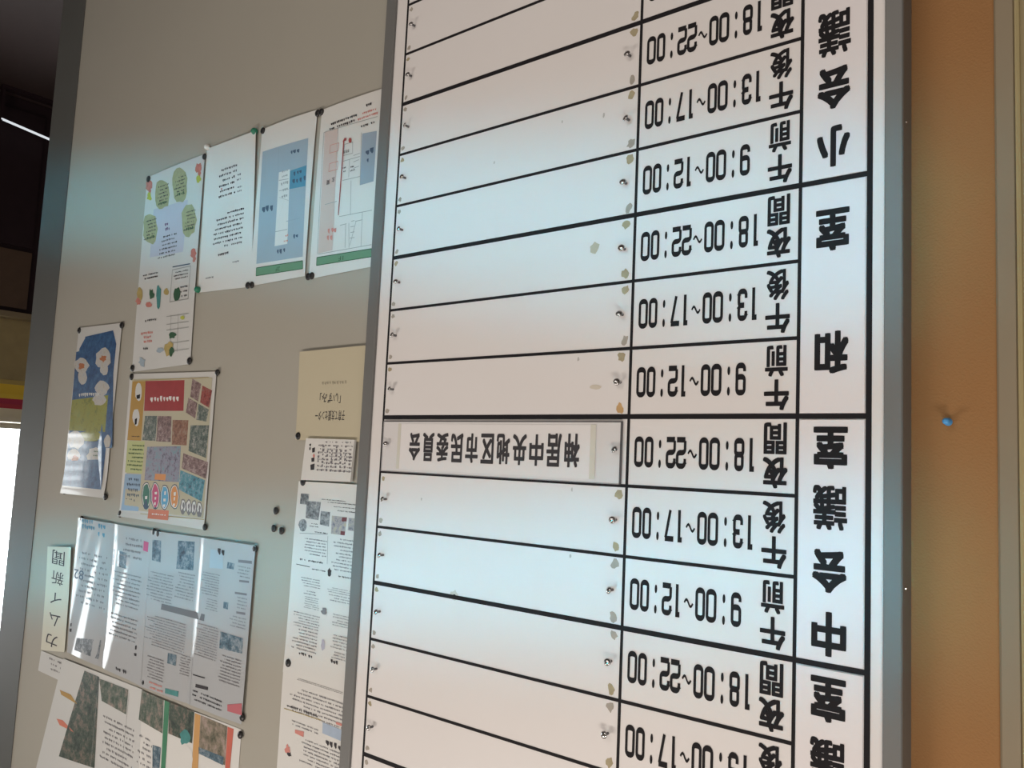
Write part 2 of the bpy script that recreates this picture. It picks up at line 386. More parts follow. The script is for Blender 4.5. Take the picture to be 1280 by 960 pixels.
# ------------------------------------------------------------------ name plate in the row of the evening slot
npl = empty('name_plate', (.5125, -.0016, ZB + .006), 'clear acrylic name plate with black lettering screwed into one schedule row', 'name plate')
mb = MB(); mb.box(.2945, .7310, -.0026, -.0006, ZB + .0065, ZB + .0830, mat('milky_acrylic', (.74, .74, .76), .3, var=.01, spec=.5), .0008); mb.build('backing', npl)
rim = mat('shaded_acrylic_edge', (.10, .10, .11), .4)  # shade painted into the plate's edges: dark below and one side, paler above
mb = MB()
mb.box(.2931, .2946, -.0036, -.0002, ZB + .0058, ZB + .0838, rim); mb.box(.2946, .7312, -.0036, -.0002, ZB + .0058, ZB + .0068, rim)
mb.box(.7309, .7316, -.0030, -.0002, ZB + .0068, ZB + .0838, mat('part_shaded_acrylic_edge', (.4, .4, .42), .4)); mb.box(.2946, .7309, -.0030, -.0002, ZB + .0832, ZB + .0838, mat('lit_acrylic_edge', (.5, .5, .52), .4))
mb.build('edge', npl)
mb = MB(); mb.box(.3376, .6921, -.0030, -.0026, ZB + .0105, ZB + .0790, mat('label_paper', (.79, .79, .81), .7, var=.01)); lb = mb.build('paper_label', npl)
mb = MB()
for a in ((.331, .3395), (.6905, .697)): mb.face([(a[0], -.0032, ZB + .010), (a[1], -.0032, ZB + .010), (a[1], -.0032, ZB + .079), (a[0], -.0032, ZB + .079)], mat('old_clear_tape', (.66, .66, .60), .5, var=.08, scale=40))
mb.build('tape_strip', npl)
NAME = '神居中央地区市民委員会'
mb = MB(); n = len(NAME); w = (.6741 - .3536) / n
for i, ch in enumerate(NAME):
    x = .3536 + i * w; zz = .0005 * (i - 5); s_ = .0030 if i < 6 else 0
    put(mb, ch, x + .0015, x + w - .0035, ZB + .0235 - (.0015 if i in (0, 1) else 0), ZB + .0655, -.0034, INK, pen=.0010)
mb.build('lettering', npl)

# ================================================================== posters on the grey board
def mean(a): return sum(a) / len(a)
class Sheet:
    def __init__(s, name, label, cat, corners, m, group=None, curl=None, Y=YS, part='sheet', thick=.0003, N=28):
        c = [bp(x, y, Y) for x, y in corners]; s.Y = Y         # photo TL TR BR BL
        s.c = c; s.xs = (mean([c[0].x, c[3].x]), mean([c[1].x, c[2].x])); s.zs = (mean([c[0].z, c[1].z]), mean([c[2].z, c[3].z]))
        s.curl = curl
        s.root = empty(name, (mean([p.x for p in c]), YW, min(p.z for p in c)), label, cat, group)
        mb = MB(); vs = []; fs = []
        for j in range(N + 1):
            for i in range(N + 1):
                u, v = i / N, j / N
                p = (c[0] * (1 - u) + c[1] * u) * (1 - v) + (c[3] * (1 - u) + c[2] * u) * v
                vs.append((p.x, s.surf(p.x, p.z), p.z))
        K = len(vs); vs += [(a, b + thick, d) for a, b, d in vs]
        for j in range(N):
            for i in range(N):
                a = j * (N + 1) + i; q = (a, a + 1, a + N + 2, a + N + 1); fs.append(q[::-1]); fs.append(tuple(K + t for t in q))
        edge = [(i, i + 1) for i in range(N)] + [(i * (N + 1) + N, (i + 1) * (N + 1) + N) for i in range(N)] + [(N * (N + 1) + i + 1, N * (N + 1) + i) for i in range(N)] + [((i + 1) * (N + 1), i * (N + 1)) for i in range(N)]
        for a, b in edge: fs.append((a, b, K + b, K + a))
        mb.mesh(vs, fs, m); s.sheet = mb.build(part, s.root, smooth=False)
        s.p = MB(); s.l = 0
    def uv(s, X, Z):
        return (X - s.xs[0]) / (s.xs[1] - s.xs[0]), (Z - s.zs[0]) / (s.zs[1] - s.zs[0])
    def surf(s, X, Z):
        u, v = s.uv(X, Z); return s.Y - (s.curl(u, v) if s.curl else 0)
    def lay(s): s.l += 1; return .00045 + .000012 * (s.l % 60)
    def grid(s, cs, m, n=None, lay=None):
        d = s.lay() if lay is None else lay
        if n is None:
            L = max((cs[0] - cs[1]).length, (cs[1] - cs[2]).length); n = max(1, min(8, int(L / .02))) if s.curl else 1
        vs = []; fs = []
        for j in range(n + 1):
            for i in range(n + 1):
                u, v = i / n, j / n; p = (cs[0] * (1 - u) + cs[1] * u) * (1 - v) + (cs[3] * (1 - u) + cs[2] * u) * v
                vs.append((p.x, s.surf(p.x, p.z) - d, p.z))
        for j in range(n):
            for i in range(n):
                a = j * (n + 1) + i; fs.append((a + n + 1, a + n + 2, a + 1, a))
        s.p.mesh(vs, fs, m)
    def poly(s, px, m, n=None): s.grid([bp(x, y, s.Y) for x, y in px], m, n)
    def blobp(s, x, y, rx, ry, m, rag=0.0, n=12, seed=1):
        r = random.Random(seed * 31 + int(x * 7 + y)); d = s.lay(); pts = []
        for i in range(n):
            a = 2 * math.pi * i / n; q = 1 + r.uniform(-rag, rag); p = bp(x + rx * q * math.cos(a), y + ry * q * math.sin(a), s.Y)
            pts.append((p.x, s.surf(p.x, p.z) - d, p.z))
        c = bp(x, y, s.Y); pts.append((c.x, s.surf(c.x, c.z) - d, c.z))
        s.p.mesh(pts, [(n, i, (i + 1) % n)[::1] for i in range(n)], m)
    def box(s, x0, y0, x1, y1):
        xm, ym = (x0 + x1) / 2, (y0 + y1) / 2
        return bp(x0, ym, s.Y).x, bp(x1, ym, s.Y).x, bp(xm, y0, s.Y).z, bp(xm, y1, s.Y).z
    def rect(s, x0, y0, x1, y1, m, lay=None):
        a, b, c, d = s.box(x0, y0, x1, y1)
        s.grid([Vector((a, 0, c)), Vector((b, 0, c)), Vector((b, 0, d)), Vector((a, 0, d))], m, lay=lay)
    def outline(s, x0, y0, x1, y1, m, t=.0012):
        a, b, c, d = s.box(x0, y0, x1, y1); V = Vector; l = s.lay()
        for q in ((a, b, c, c + t), (a, b, d - t, d), (a, a - t, c, d), (b + t, b, c, d)):
            s.grid([V((q[0], 0, q[2])), V((q[1], 0, q[2])), V((q[1], 0, q[3])), V((q[0], 0, q[3]))], m, lay=l)
    def line(s, x0, y0, x1, y1, m, w=.0012):
        a = bp(x0, y0, s.Y); b = bp(x1, y1, s.Y); t = (b - a).normalized(); n = Vector((-t.z, 0, t.x)) * w / 2
        s.grid([a + n, b + n, b - n, a - n], m)
    def text(s, txt, x0, y0, x1, y1, m, off=0.0):
        a, b, c, d = s.box(x0, y0, x1, y1); l = s.lay()
        put(s.p, txt, min(a, b), max(a, b), min(c, d), max(c, d), -l, m, off, surf=s.surf)
    def rows(s, x0, y0, x1, y1, n, m, seed=0, fill=.92, ragged=.25, cols=None, dens=.52):
        """n lines of small printed characters too small to read, across the world-horizontal"""
        r = random.Random(seed + int(x0 * 13 + y0)); a, b, c, d = s.box(x0, y0, x1, y1); X0, X1 = min(a, b), max(a, b); Z1, Z0 = max(c, d), min(c, d)
        h = (Z1 - Z0) / n; g = h * dens; l = s.lay()
        for i in range(n):
            z = Z1 - (i + .5) * h; x = X0 + (r.random() < .3) * g; xe = X1 - (r.random() ** 2) * ragged * (X1 - X0)
            while x + g * .8 < xe:
                if r.random() < fill:
                    w = g * r.uniform(.45, .85); hh = g * r.uniform(.6, 1.0) / 2; dz = g * r.uniform(-.1, .1); mm = m
                    s.p.face([(q[0], s.surf(q[0], q[1]) - l, q[1]) for q in ((x, z - hh + dz), (x + w, z - hh + dz), (x + w, z - hh * .1 + dz), (x + w * .3, z + hh + dz), (x, z + hh * .6 + dz))], mm)
                x += g * r.uniform(.8, 1.1)
    def vrows(s, x0, y0, x1, y1, n, m, seed=0, dens=.5):
        """columns of vertical printed characters"""
        r = random.Random(seed + int(x0 * 13 + y0)); a, b, c, d = s.box(x0, y0, x1, y1); X0, X1 = min(a, b), max(a, b); Z1, Z0 = max(c, d), min(c, d)
        h = (X1 - X0) / n; g = h * dens; l = s.lay()
        for i in range(n):
            x = X0 + (i + .5) * h; z = Z1; ze = Z0 + (r.random() ** 2) * .3 * (Z1 - Z0)
            while z - g > ze:
                w = g * r.uniform(.5, 1) / 2; hh = g * r.uniform(.5, .85)
                s.p.face([(q[0], s.surf(q[0], q[1]) - l, q[1]) for q in ((x - w, z - hh), (x + w, z - hh * .8), (x + w * .7, z), (x - w, z - .1 * hh))], m)
                z -= g * r.uniform(.9, 1.25)
    def done(s, name='print', kind=None):
        if s.p.f: s.p.build(name, s.sheet, kind=kind)
        return s.root

def bow(a, b=0.0):
    return lambda u, v: a * 4 * v * (1 - v) * (.4 + .6 * u) + b * 4 * u * (1 - u) * (1 - v) ** 3 + .0002
LBLUE = mat('pale_blue_print', (.33, .42, .50), .7); MBLUE = mat('mid_blue_print', (.09, .28, .42), .7); GREEN = mat('green_print', (.14, .30, .19), .7)
PINK = mat('pale_pink_print', (.60, .50, .47), .7); REDL = mat('dull_red_print', (.36, .07, .07), .7); REDT = mat('light_red_print', (.62, .25, .22), .7)
BLUEG = mat('grey_blue_print', (.30, .37, .45), .7); DBLU = mat('dark_blue_ink', (.06, .10, .16), .7); PG = mat('pale_green_print', (.55, .64, .55), .7)
DG = mat('dark_green_print', (.03, .10, .05), .7); LG = mat('fine_grey_line', (.34, .36, .36), .7)

# floor plan nearest the schedule board
S = Sheet('floor_plan_poster', 'floor plan with grey-blue block and red route line, beside the schedule board', 'poster', [(402.5, 137.5), (481, 110), (471, 332), (386, 349)], PAPER, curl=bow(.0012, .002))
S.poly([(407, 166), (424, 160), (416, 313), (398, 317)], PINK, 4)
S.poly([(454, 167.5), (472, 164), (468, 227), (451, 232)], BLUEG, 4)
S.poly([(396.5, 322), (465, 311), (465, 321), (396, 332)], GREEN, 4)
for l in (((396.5, 322), (465, 311)), ((396, 332), (465, 321)), ((396.5, 322), (396, 332)), ((465, 311), (465, 321))): S.line(*l[0], *l[1], DG, .0014)
for l in (((405.5, 166), (473, 146)), ((405.5, 166), (397, 318)), ((398, 318), (465, 306)), ((424, 160), (423, 168)), ((453, 166), (451, 232)), ((425, 271), (466, 263)), ((432, 181), (430, 195)), ((432, 181), (442, 178)), ((430, 195), (442, 192)), ((442, 178), (442, 192)), ((438, 200), (437, 222)), ((430, 202), (451, 196)), ((429, 226), (451, 221)), ((440, 226), (439, 269)), ((454, 265), (452, 308)), ((454, 275), (445, 277)), ((446, 277), (438, 307)), ((437, 279), (437, 310)), ((433, 281), (432, 310)), ((426, 282), (434, 280)), ((407, 256), (422, 252)), ((451, 192), (443, 195)), ((450, 200), (443, 203)), ((450, 208), (443, 211)), ((444, 276), (440, 277)), ((444, 283), (439, 284)), ((444, 290), (439, 291)), ((444, 297), (438, 298))): S.line(*l[0], *l[1], LG, .0011)
for x, y in ((414, 182), (413, 205)):
    S.line(x, y, x + 11, y - 3, REDT, .001); S.line(x - 1, y + 10, x + 10, y + 7, REDT, .001); S.line(x, y, x - 1, y + 10, REDT, .001); S.line(x + 11, y - 3, x + 10, y + 7, REDT, .001)
S.poly([(430.5, 176), (432, 174), (424.5, 269), (423.5, 269.5)], REDL); S.poly([(429.5, 178), (432, 173), (434.5, 173), (434.5, 176)], REDL); S.blobp(439, 176, 1.9, 3.4, REDL)
S.rows(411, 160, 447, 148, 2, INK, 1, .95, .1, dens=.6); S.rows(448, 149, 473, 138, 2, REDT, 2, .95, .1, dens=.6); S.rows(456, 134, 471, 129, 1, INK, 2, dens=.8)
S.rows(449, 159, 469, 155, 1, INK, 3, dens=.9); S.text('事務室', 430.5, 192, 438, 188, INK, .01); S.rows(455, 195, 468, 187, 1, DBLU, 3, 1, 0, dens=.95); S.rows(457, 204, 466, 198, 1, DBLU, 5, 1, 0, dens=.95)
S.text('玄', 416, 222, 419.5, 228, INK, .02); S.text('関', 409.5, 225, 413, 231, INK, .02)
S.rows(429, 217, 435, 208, 2, INK, 4); S.rows(438, 216, 445, 207, 2, INK, 4); S.rows(406, 302, 421, 285, 2, REDT, 5, 1, .1, dens=.8)
S.text('1F', 424, 320.5, 430, 325.5, DG, .01)
S.done()
# blue floor plan
S = Sheet('floor_plan_poster', 'floor plan with large pale blue rooms, one darker blue block and a green bar', 'poster', [(328, 162), (397, 137), (381, 345), (312, 358)], PAPER, curl=bow(.0016, .003))
S.poly([(329, 190), (386.5, 173), (379, 321), (321, 330)], LBLUE, 5)
S.poly([(364, 214), (384.5, 207), (383, 233), (362.5, 237)], MBLUE, 2)
S.poly([(350, 216), (364, 212), (360, 305), (344, 308)], PAPER, 3)
S.line(350, 186, 349, 216, BLUEG); S.line(361, 237, 345, 287, LG, .0001); S.line(359, 277, 376, 273, BLUEG); S.line(345, 290, 360, 287, LG); S.line(350, 239, 362, 237, LG); S.line(350, 226, 362, 224, LG); S.line(350, 247, 362, 251, LG, .0006)
S.poly([(321, 335), (379, 326), (379, 336), (320.5, 345)], GREEN, 3)
for l in (((321, 335), (379, 326)), ((320.5, 345), (379, 336)), ((321, 335), (320.5, 345)), ((379, 326), (379, 336))): S.line(*l[0], *l[1], DG, .0014)
for a in ((361, 195, 375.5, 187), (366, 220, 382, 213), (366, 230, 383, 222), (369, 257, 376.5, 248), (366, 300, 373.5, 293), (327, 267, 342, 257), (345, 318.5, 357, 311)): S.rows(a[0], a[3], a[2], a[1], 1, DBLU, int(a[0]), 1, 0, dens=.85)
S.rows(352, 224, 361, 212, 2, LG); S.rows(351, 250, 361, 226, 3, LG); S.rows(354, 305, 361, 292, 2, REDT); S.text('2F', 345, 334, 350.5, 339, DG, .01)
S.done()
# plain letter
S = Sheet('letter_sheet', 'plain white typed letter held between the seasonal flyer and the blue floor plan', 'letter', [(259, 186), (322, 164), (313.5, 358.5), (247.5, 366)], PAPER, curl=lambda u, v: .004 * (1 - v) ** 2 * u + .0004)
S.rows(274, 247, 296, 208, 6, INK, 2, .9, .5); S.rows(296, 228, 302, 216, 2, GREYINK, 2); S.rows(296, 242, 303, 232, 2, GREYINK, 2); S.rows(276, 240, 281, 232, 1, REDT, 3)
S.rows(265, 310, 304, 264, 8, INK, 3, .93, .45); S.rows(272, 321, 288, 314, 1, INK, 5); S.rows(290, 330, 299, 325, 1, GREYINK, 5); S.rows(257, 350, 267, 345, 1, GREYINK, 6); S.rows(281, 257, 285, 250, 1, GREYINK, 6)
S.done()
# seasonal flyer with flowers
YG = mat('yellow_green_print', (.36, .37, .22), .7, var=.25, scale=90); FLR = mat('coral_flower_print', (.52, .20, .17), .7, var=.3, scale=120); LEAF = mat('bright_leaf_print', (.45, .50, .08), .7, var=.2, scale=90); LILAC = mat('lilac_print', (.50, .52, .62), .7); TEAL = mat('teal_print', (.06, .25, .25), .7, var=.3, scale=90); OCH = mat('ochre_print', (.42, .33, .12), .7, var=.3, scale=90); PUR = mat('purple_ink', (.16, .10, .22), .7)
S = Sheet('event_flyer', 'long narrow flyer with yellow-green ovals and small flowers, leftmost of the upper row', 'flyer', [(184, 222), (256.5, 192.5), (238, 455), (165, 465)], PAPERG, curl=bow(.0015, .002))
S.poly([(193, 262), (236, 250), (230, 315), (188, 322)], LILAC, 4)
for x, y, rx, ry in ((204, 243, 9.5, 19), (226, 232, 9.5, 21), (188.5, 286, 9, 20), (237.5, 275, 9.5, 21)):
    S.blobp(x, y, rx, ry, YG, .12, 16); S.rows(x - 7, y + 14, x + 7, y - 12, 6, INK, int(x), .85, .3); S.rows(x - 5, y + 13.5, x + 5, y + 9, 1, DG, int(x), 1, 0, dens=.9)
for x, y in ((249, 210), (187, 232), (243, 317)):
    S.blobp(x, y, 4, 6, FLR, .3); S.blobp(x + 1, y + 7, 2, 4, FLR, .3); S.blobp(x + .5, y + 14, 3, 4.5, LEAF, .3) if y < 240 else None
S.rows(204, 290, 215, 278, 2, PUR, 3, dens=.7); S.rows(199, 323, 222, 293, 6, INK, 3, .9, .2)
S.blobp(176, 367, 4, 8, OCH, .3); S.blobp(174, 377, 3.5, 4, FLR, .3); S.blobp(186, 381, 4, 3.5, FLR, .3); S.blobp(190, 368, 3, 6, DG, .4); S.blobp(199, 370, 3.2, 14, TEAL, .25); S.blobp(209, 364, 3, 5, OCH, .3)
S.outline(215, 335, 238, 376, LG, .002); S.line(217, 334, 239, 330, DBLU, .0025); S.rows(217, 350, 236, 338, 3, INK, 7); S.blobp(222, 368, 4, 8, DG, .3); S.rows(226, 373, 235, 356, 3, INK, 8)
S.rows(178, 350, 198, 341, 2, INK, 8); S.rows(176, 404, 196, 398, 1, INK, 9); S.rows(175, 430, 191, 414, 3, REDT, 9, dens=.7); S.rows(178, 438, 187, 434, 1, INK, 9, dens=.8)
for y in (394, 404, 411, 428, 438): S.line(209, y + 2, 237, y - 2, LG, .0015)
S.line(224, 392, 222, 440, LG, .0012); S.line(215, 394, 213, 440, LG, .0012); S.blobp(216, 419, 5, 4, DG, .3); S.blobp(212, 436, 5, 9, OCH, .3); S.blobp(215, 440, 3, 5, DG, .3); S.blobp(229, 397, 3, 2.5, LEAF, .3); S.blobp(201, 438, 4, 3, LBLUE, .3); S.blobp(178, 453, 4, 5, LBLUE, .4)
S.done(kind='stuff')
# blue poster at the far side
DEEP = photo_mat('deep_blue_print', [(.015, .05, .14), (.03, .10, .25), (.06, .17, .34)], 60, coat=.9); GRASS = photo_mat('yellow_green_patch', [(.12, .16, .02), (.30, .30, .03), (.22, .28, .05)], 40, coat=.9)
PALEB = photo_mat('pale_figure_print', [(.45, .40, .34), (.55, .55, .52), (.40, .44, .50)], 60, coat=.9); ORNG = mat('orange_print', (.45, .16, .06), .6, coat=.8)
def curlb(u, v): return .0008 + .0045 * max(0, (v - .86) / .14) ** 2 + .0012 * (1 - u) * v
S = Sheet('picture_poster', 'tall glossy poster of pale round figures on deep blue, far left of the board', 'poster', [(99, 410), (153, 403.5), (131.5, 622.5), (78.5, 616.5)], PLASTW, curl=curlb)
S.poly([(107, 421), (142, 413), (146, 430), (128, 612)], DEEP, 4); S.poly([(100, 436), (108, 421), (128, 612), (80, 607)], DEEP, 5); S.poly([(96, 440), (143, 428), (141, 560), (86, 560)], DEEP, 6)
S.poly([(91, 500), (136, 494), (132, 540), (87, 538)], GRASS, 3); S.blobp(113, 545, 16, 7, GRASS, .15)
for x, y, rx, ry in ((103, 457, 9, 10), (104, 472, 6, 9), (130, 448, 10, 13), (131, 462, 5, 7), (128, 485, 9, 9), (125, 500, 8, 7), (96, 550, 10, 11), (93, 570, 8, 9), (119, 570, 9, 10), (120, 592, 4, 12), (135, 552, 4, 8)): S.blobp(x, y, rx, ry, PALEB, .14, 14)
for x, y in ((103, 458), (130, 448), (95, 574)): S.blobp(x, y, 4, 4, ORNG, .3)
S.rows(93, 497, 125, 490, 1, PAPERG, 3, dens=.8); S.rows(116, 572, 124, 562, 2, DG, 3)
S.done()
# yellow event poster
YEL = mat('amber_print', (.46, .28, .06), .6, coat=.6); CRM = mat('cream_print', (.50, .48, .36), .6, coat=.6); RED = mat('red_print', (.33, .035, .04), .6, var=.2, scale=50, coat=.6)
LIME = mat('lime_print', (.46, .52, .24), .6); SKY = mat('sky_print', (.27, .42, .60), .6); MAG = mat('magenta_print', (.50, .08, .20), .6); BLU = mat('bright_blue_print', (.10, .36, .60), .6); ORG = mat('orange_bubble', (.62, .28, .10), .6); SAL = mat('salmon_print', (.60, .19, .12), .6); GRN = mat('forest_print', (.04, .17, .13), .6)
PH = [photo_mat('printed_photo_crowd', [(.03, .02, .02), (.20, .12, .12), (.45, .38, .36)], 130, seed=1), photo_mat('printed_photo_red', [(.06, .02, .02), (.32, .06, .05), (.22, .16, .14)], 110, seed=2),
      photo_mat('printed_photo_green', [(.02, .03, .03), (.10, .14, .12), (.42, .38, .36)], 120, seed=3), photo_mat('printed_photo_violet', [(.05, .06, .10), (.26, .25, .34), (.12, .30, .36)], 90, seed=4),
      photo_mat('printed_photo_blue', [(.02, .05, .10), (.05, .26, .34), (.30, .34, .44)], 80, seed=5), photo_mat('printed_photo_brown', [(.08, .03, .02), (.26, .12, .07), (.30, .24, .18)], 100, seed=6)]
def curly(u, v): return .0008 + .0040 * max(0, (v - .91) / .09) ** 2 * (1 - .55 * u)
S = Sheet('event_poster', 'yellow-edged event poster with red title block and many small photos', 'poster', [(163, 467.5), (271, 464.5), (255.5, 662), (149.5, 645)], PLASTW, curl=curly)
S.poly([(166, 474), (266, 472), (255, 648), (156, 636)], CRM, 6)
z = lambda x, y: (140 + x * .224, 455 + y * .224)
def zq(*a): return [z(a[i], a[i + 1]) for i in range(0, len(a), 2)]
S.poly(zq(118, 98, 190, 95, 165, 428, 88, 425), YEL, 4); S.poly(zq(190, 95, 408, 90, 402, 262, 182, 262), RED, 5)
S.poly(zq(90, 428, 186, 432, 172, 612, 76, 605), LIME, 3); S.poly(zq(76, 612, 166, 616, 152, 822, 55, 815), SKY, 4)
for q, i in (((188, 290, 255, 290, 246, 430, 172, 425), 2), ((258, 290, 336, 292, 332, 436, 250, 432), 0), ((342, 312, 430, 314, 420, 455, 336, 450), 5), ((442, 342, 545, 342, 528, 525, 430, 485), 2),
             ((452, 82, 502, 112, 484, 210, 440, 182), 0), ((508, 120, 562, 148, 545, 245, 495, 215), 1), ((430, 188, 480, 218, 468, 305, 415, 270), 0), ((486, 222, 544, 255, 530, 322, 474, 312), 2),
             ((200, 462, 388, 458, 378, 660, 184, 648), 3), ((402, 498, 540, 548, 528, 640, 392, 582), 0), ((385, 592, 522, 648, 505, 768, 375, 700), 4)): S.poly(zq(*q), PH[i], 3)
S.poly(zq(245, 612, 305, 615, 300, 650, 240, 645), ORG, 2)
a = z(205, 215); b = z(375, 178); S.rows(a[0], a[1], b[0], b[1], 1, PAPER, 5, 1, 0, dens=.95)
for x, y in ((152, 155), (138, 300)):
    p = z(x, y); S.blobp(p[0], p[1], 4.2, 11, PAPERG, .12); S.vrows(p[0] - 3.2, p[1] + 9, p[0] + 3.2, p[1] - 9, 1, BLACK, x, dens=.85)
a = z(108, 410); b = z(162, 400); S.rows(a[0], a[1], b[0], b[1], 1, INK, 5, dens=.9)
a = z(90, 600); b = z(178, 445); S.rows(a[0], a[1], b[0], b[1], 7, DG, 6); a = z(70, 805); b = z(155, 630); S.rows(a[0], a[1], b[0], b[1], 6, DBLU, 7, dens=.7)
for x, y, h, mo in ((195, 735, 72, GRN), (247, 735, 70, MAG), (298, 745, 66, BLU), (353, 740, 66, ORG)):
    p = z(x, y); S.blobp(p[0], p[1], 6.0, h * .224 + 1.2, DBLU, .05, 16); S.blobp(p[0], p[1], 5.2, h * .224, PAPER, .05, 16); S.blobp(p[0], p[1], 4.4, h * .205, mo, .08, 16); S.vrows(p[0] - 2.4, p[1] + 12, p[0] + 2.4, p[1] - 12, 1, PAPER, x, dens=.7)
for x in (402, 432, 462, 492):
    p = z(x, 795 + (x - 400) * .15); S.blobp(p[0], p[1], 3.8, 10, GREYINK, .12); S.blobp(p[0], p[1], 2.6, 8.2, PAPER, .15); S.blobp(p[0] + .3, p[1] - 1, 1.2, 4, GREYINK, .3)
S.poly(zq(208, 808, 322, 818, 320, 872, 208, 862), SAL, 2); a = z(222, 855); b = z(305, 828); S.rows(a[0], a[1], b[0], b[1], 1, PAPER, 6, 1, 0, dens=.9)
S.line(*z(125, 95), *z(545, 75), OCH, .0012); S.line(*z(165, 835), *z(520, 868), OCH, .0012)
S.done()
# newspapers
NPH = [photo_mat('newsprint_photo_blue', [(.02, .04, .07), (.08, .16, .22), (.36, .40, .44)], 60, seed=7, coat=.8), photo_mat('newsprint_photo_dark', [(.04, .05, .06), (.14, .17, .20), (.40, .42, .44)], 80, seed=8)]
def wav(seed, amp):
    def f(u, v):
        return .0035 + amp * (.45 * math.sin(7.1 * u + seed) + .30 * math.sin(17 * u + 2.2 * v + seed * 2) + .35 * math.sin(5 * v + 4 * u + seed) * math.sin(3.1 * u) + .10 * math.sin(31 * u + 9 * v)) - .0022 * math.exp(-((u - .5) / .035) ** 2)
    return f
S = Sheet('newspaper', 'glossy sleeved newspaper with white window glare, directly right of the handwritten vertical title strip', 'newspaper', [(100, 647), (191, 663), (178.5, 857), (86, 815)], NEWS, curl=wav(.4, .0016), N=64)
S.rows(104, 663, 121, 648, 2, MBLUE, 3, dens=.9); S.rows(121, 672, 134, 654, 2, MBLUE, 4, dens=.9); S.poly([(142, 686), (160, 691), (159, 711), (141, 706)], NPH[0], 2); S.poly([(182, 676), (188, 678), (187, 690), (181, 688)], MAG, 1); S.text('82', 95, 712, 107, 724, DBLU, .03)
S.rows(140, 760, 178, 715, 9, GREYINK, 5); S.rows(137, 800, 174, 768, 6, GREYINK, 6); S.vrows(170, 820, 174, 800, 1, INK, 6, dens=.9); S.vrows(90, 790, 93, 765, 1, INK, 6, dens=.9); S.rows(98, 760, 135, 690, 10, GREYINK, 8, .7); S.poly([(98, 797), (128, 800), (125, 824), (95, 812)], NPH[1], 2); S.rows(142, 842, 160, 832, 1, INK, 3); S.rows(150, 700, 180, 670, 4, GREYINK, 3)
S.line(146, 670, 128, 830, GREYINK, .001)
S.done()
S = Sheet('newspaper', 'wide sleeved newspaper with small blue photos and a dark banner headline in its middle', 'newspaper', [(188, 662.5), (321.5, 682), (303.5, 905), (176.5, 857)], NEWS, curl=wav(2.1, .0013), N=64)
z = lambda x, y: (180 + x * .2708, 650 + y * .2708)
S.poly(zq(165, 95, 240, 100, 232, 232, 155, 225), NPH[0], 3); S.poly(zq(48, 90, 88, 95, 85, 195, 45, 185), NPH[0], 2); S.poly(zq(315, 135, 375, 140, 372, 225, 310, 220), mat('pale_blue_picture', (.38, .48, .56), .6), 2)
S.poly(zq(90, 385, 290, 435, 286, 466, 86, 412), mat('grey_banner', (.14, .15, .17), .6), 3); a = z(100, 440); b = z(280, 408); S.rows(a[0], a[1] - 1, b[0], b[1] + 1, 1, PAPER, 4, 1, 0, dens=.8) if False else None
S.poly(zq(395, 193, 428, 200, 424, 228, 391, 222), NPH[0], 1); S.poly(zq(445, 182, 508, 188, 508, 202, 445, 195), GREYINK); S.poly(zq(450, 275, 495, 280, 495, 290, 450, 285), GREYINK); S.poly(zq(430, 330, 485, 338, 485, 348, 430, 340), GREYINK); S.poly(zq(437, 420, 478, 426, 478, 438, 437, 430), GREYINK)
S.poly(zq(378, 376, 400, 380, 398, 412, 376, 406), NPH[0], 1); S.poly(zq(362, 512, 468, 545, 462, 615, 358, 590), NPH[0], 3); S.poly(zq(118, 612, 158, 622, 154, 672, 114, 660), NPH[0], 2)
S.poly(zq(105, 775, 168, 790, 166, 815, 104, 798), TEAL, 1); S.poly(zq(248, 755, 305, 770, 303, 784, 246, 770), INK, 1); S.poly(zq(395, 850, 460, 845, 460, 900, 395, 880), mat('rose_stamp', (.50, .14, .17), .6), 2)
S.rows(*z(20, 380), *z(140, 240), 10, GREYINK, 3); S.rows(*z(150, 370), *z(235, 240), 9, GREYINK, 4); S.rows(*z(270, 350), *z(355, 240), 9, GREYINK, 5); S.rows(*z(290, 420), *z(350, 362), 5, GREYINK, 6)
S.rows(*z(10, 600), *z(200, 450), 12, GREYINK, 7); S.rows(*z(240, 640), *z(350, 480), 13, GREYINK, 8); S.rows(*z(350, 760), *z(455, 625), 9, GREYINK, 9); S.rows(*z(20, 740), *z(100, 630), 8, GREYINK, 10); S.rows(*z(170, 720), *z(220, 620), 8, GREYINK, 11); S.rows(*z(400, 500), *z(480, 440), 4, GREYINK, 12)
S.rows(*z(440, 270), *z(500, 210), 4, GREYINK, 13); S.rows(*z(435, 415), *z(485, 352), 4, GREYINK, 14); S.rows(*z(225, 860), *z(370, 800), 3, INK, 15); S.rows(*z(20, 790), *z(95, 745), 2, REDT, 16); S.vrows(*z(128, 590), *z(150, 560), 1, INK, 3, dens=.9); S.rows(*z(325, 165), *z(380, 130), 1, INK, 3, dens=.9)
S.line(*z(268, 80), *z(218, 850), GREYINK, .001); S.line(*z(235, 712), *z(290, 728), INK, .002)
S.done()
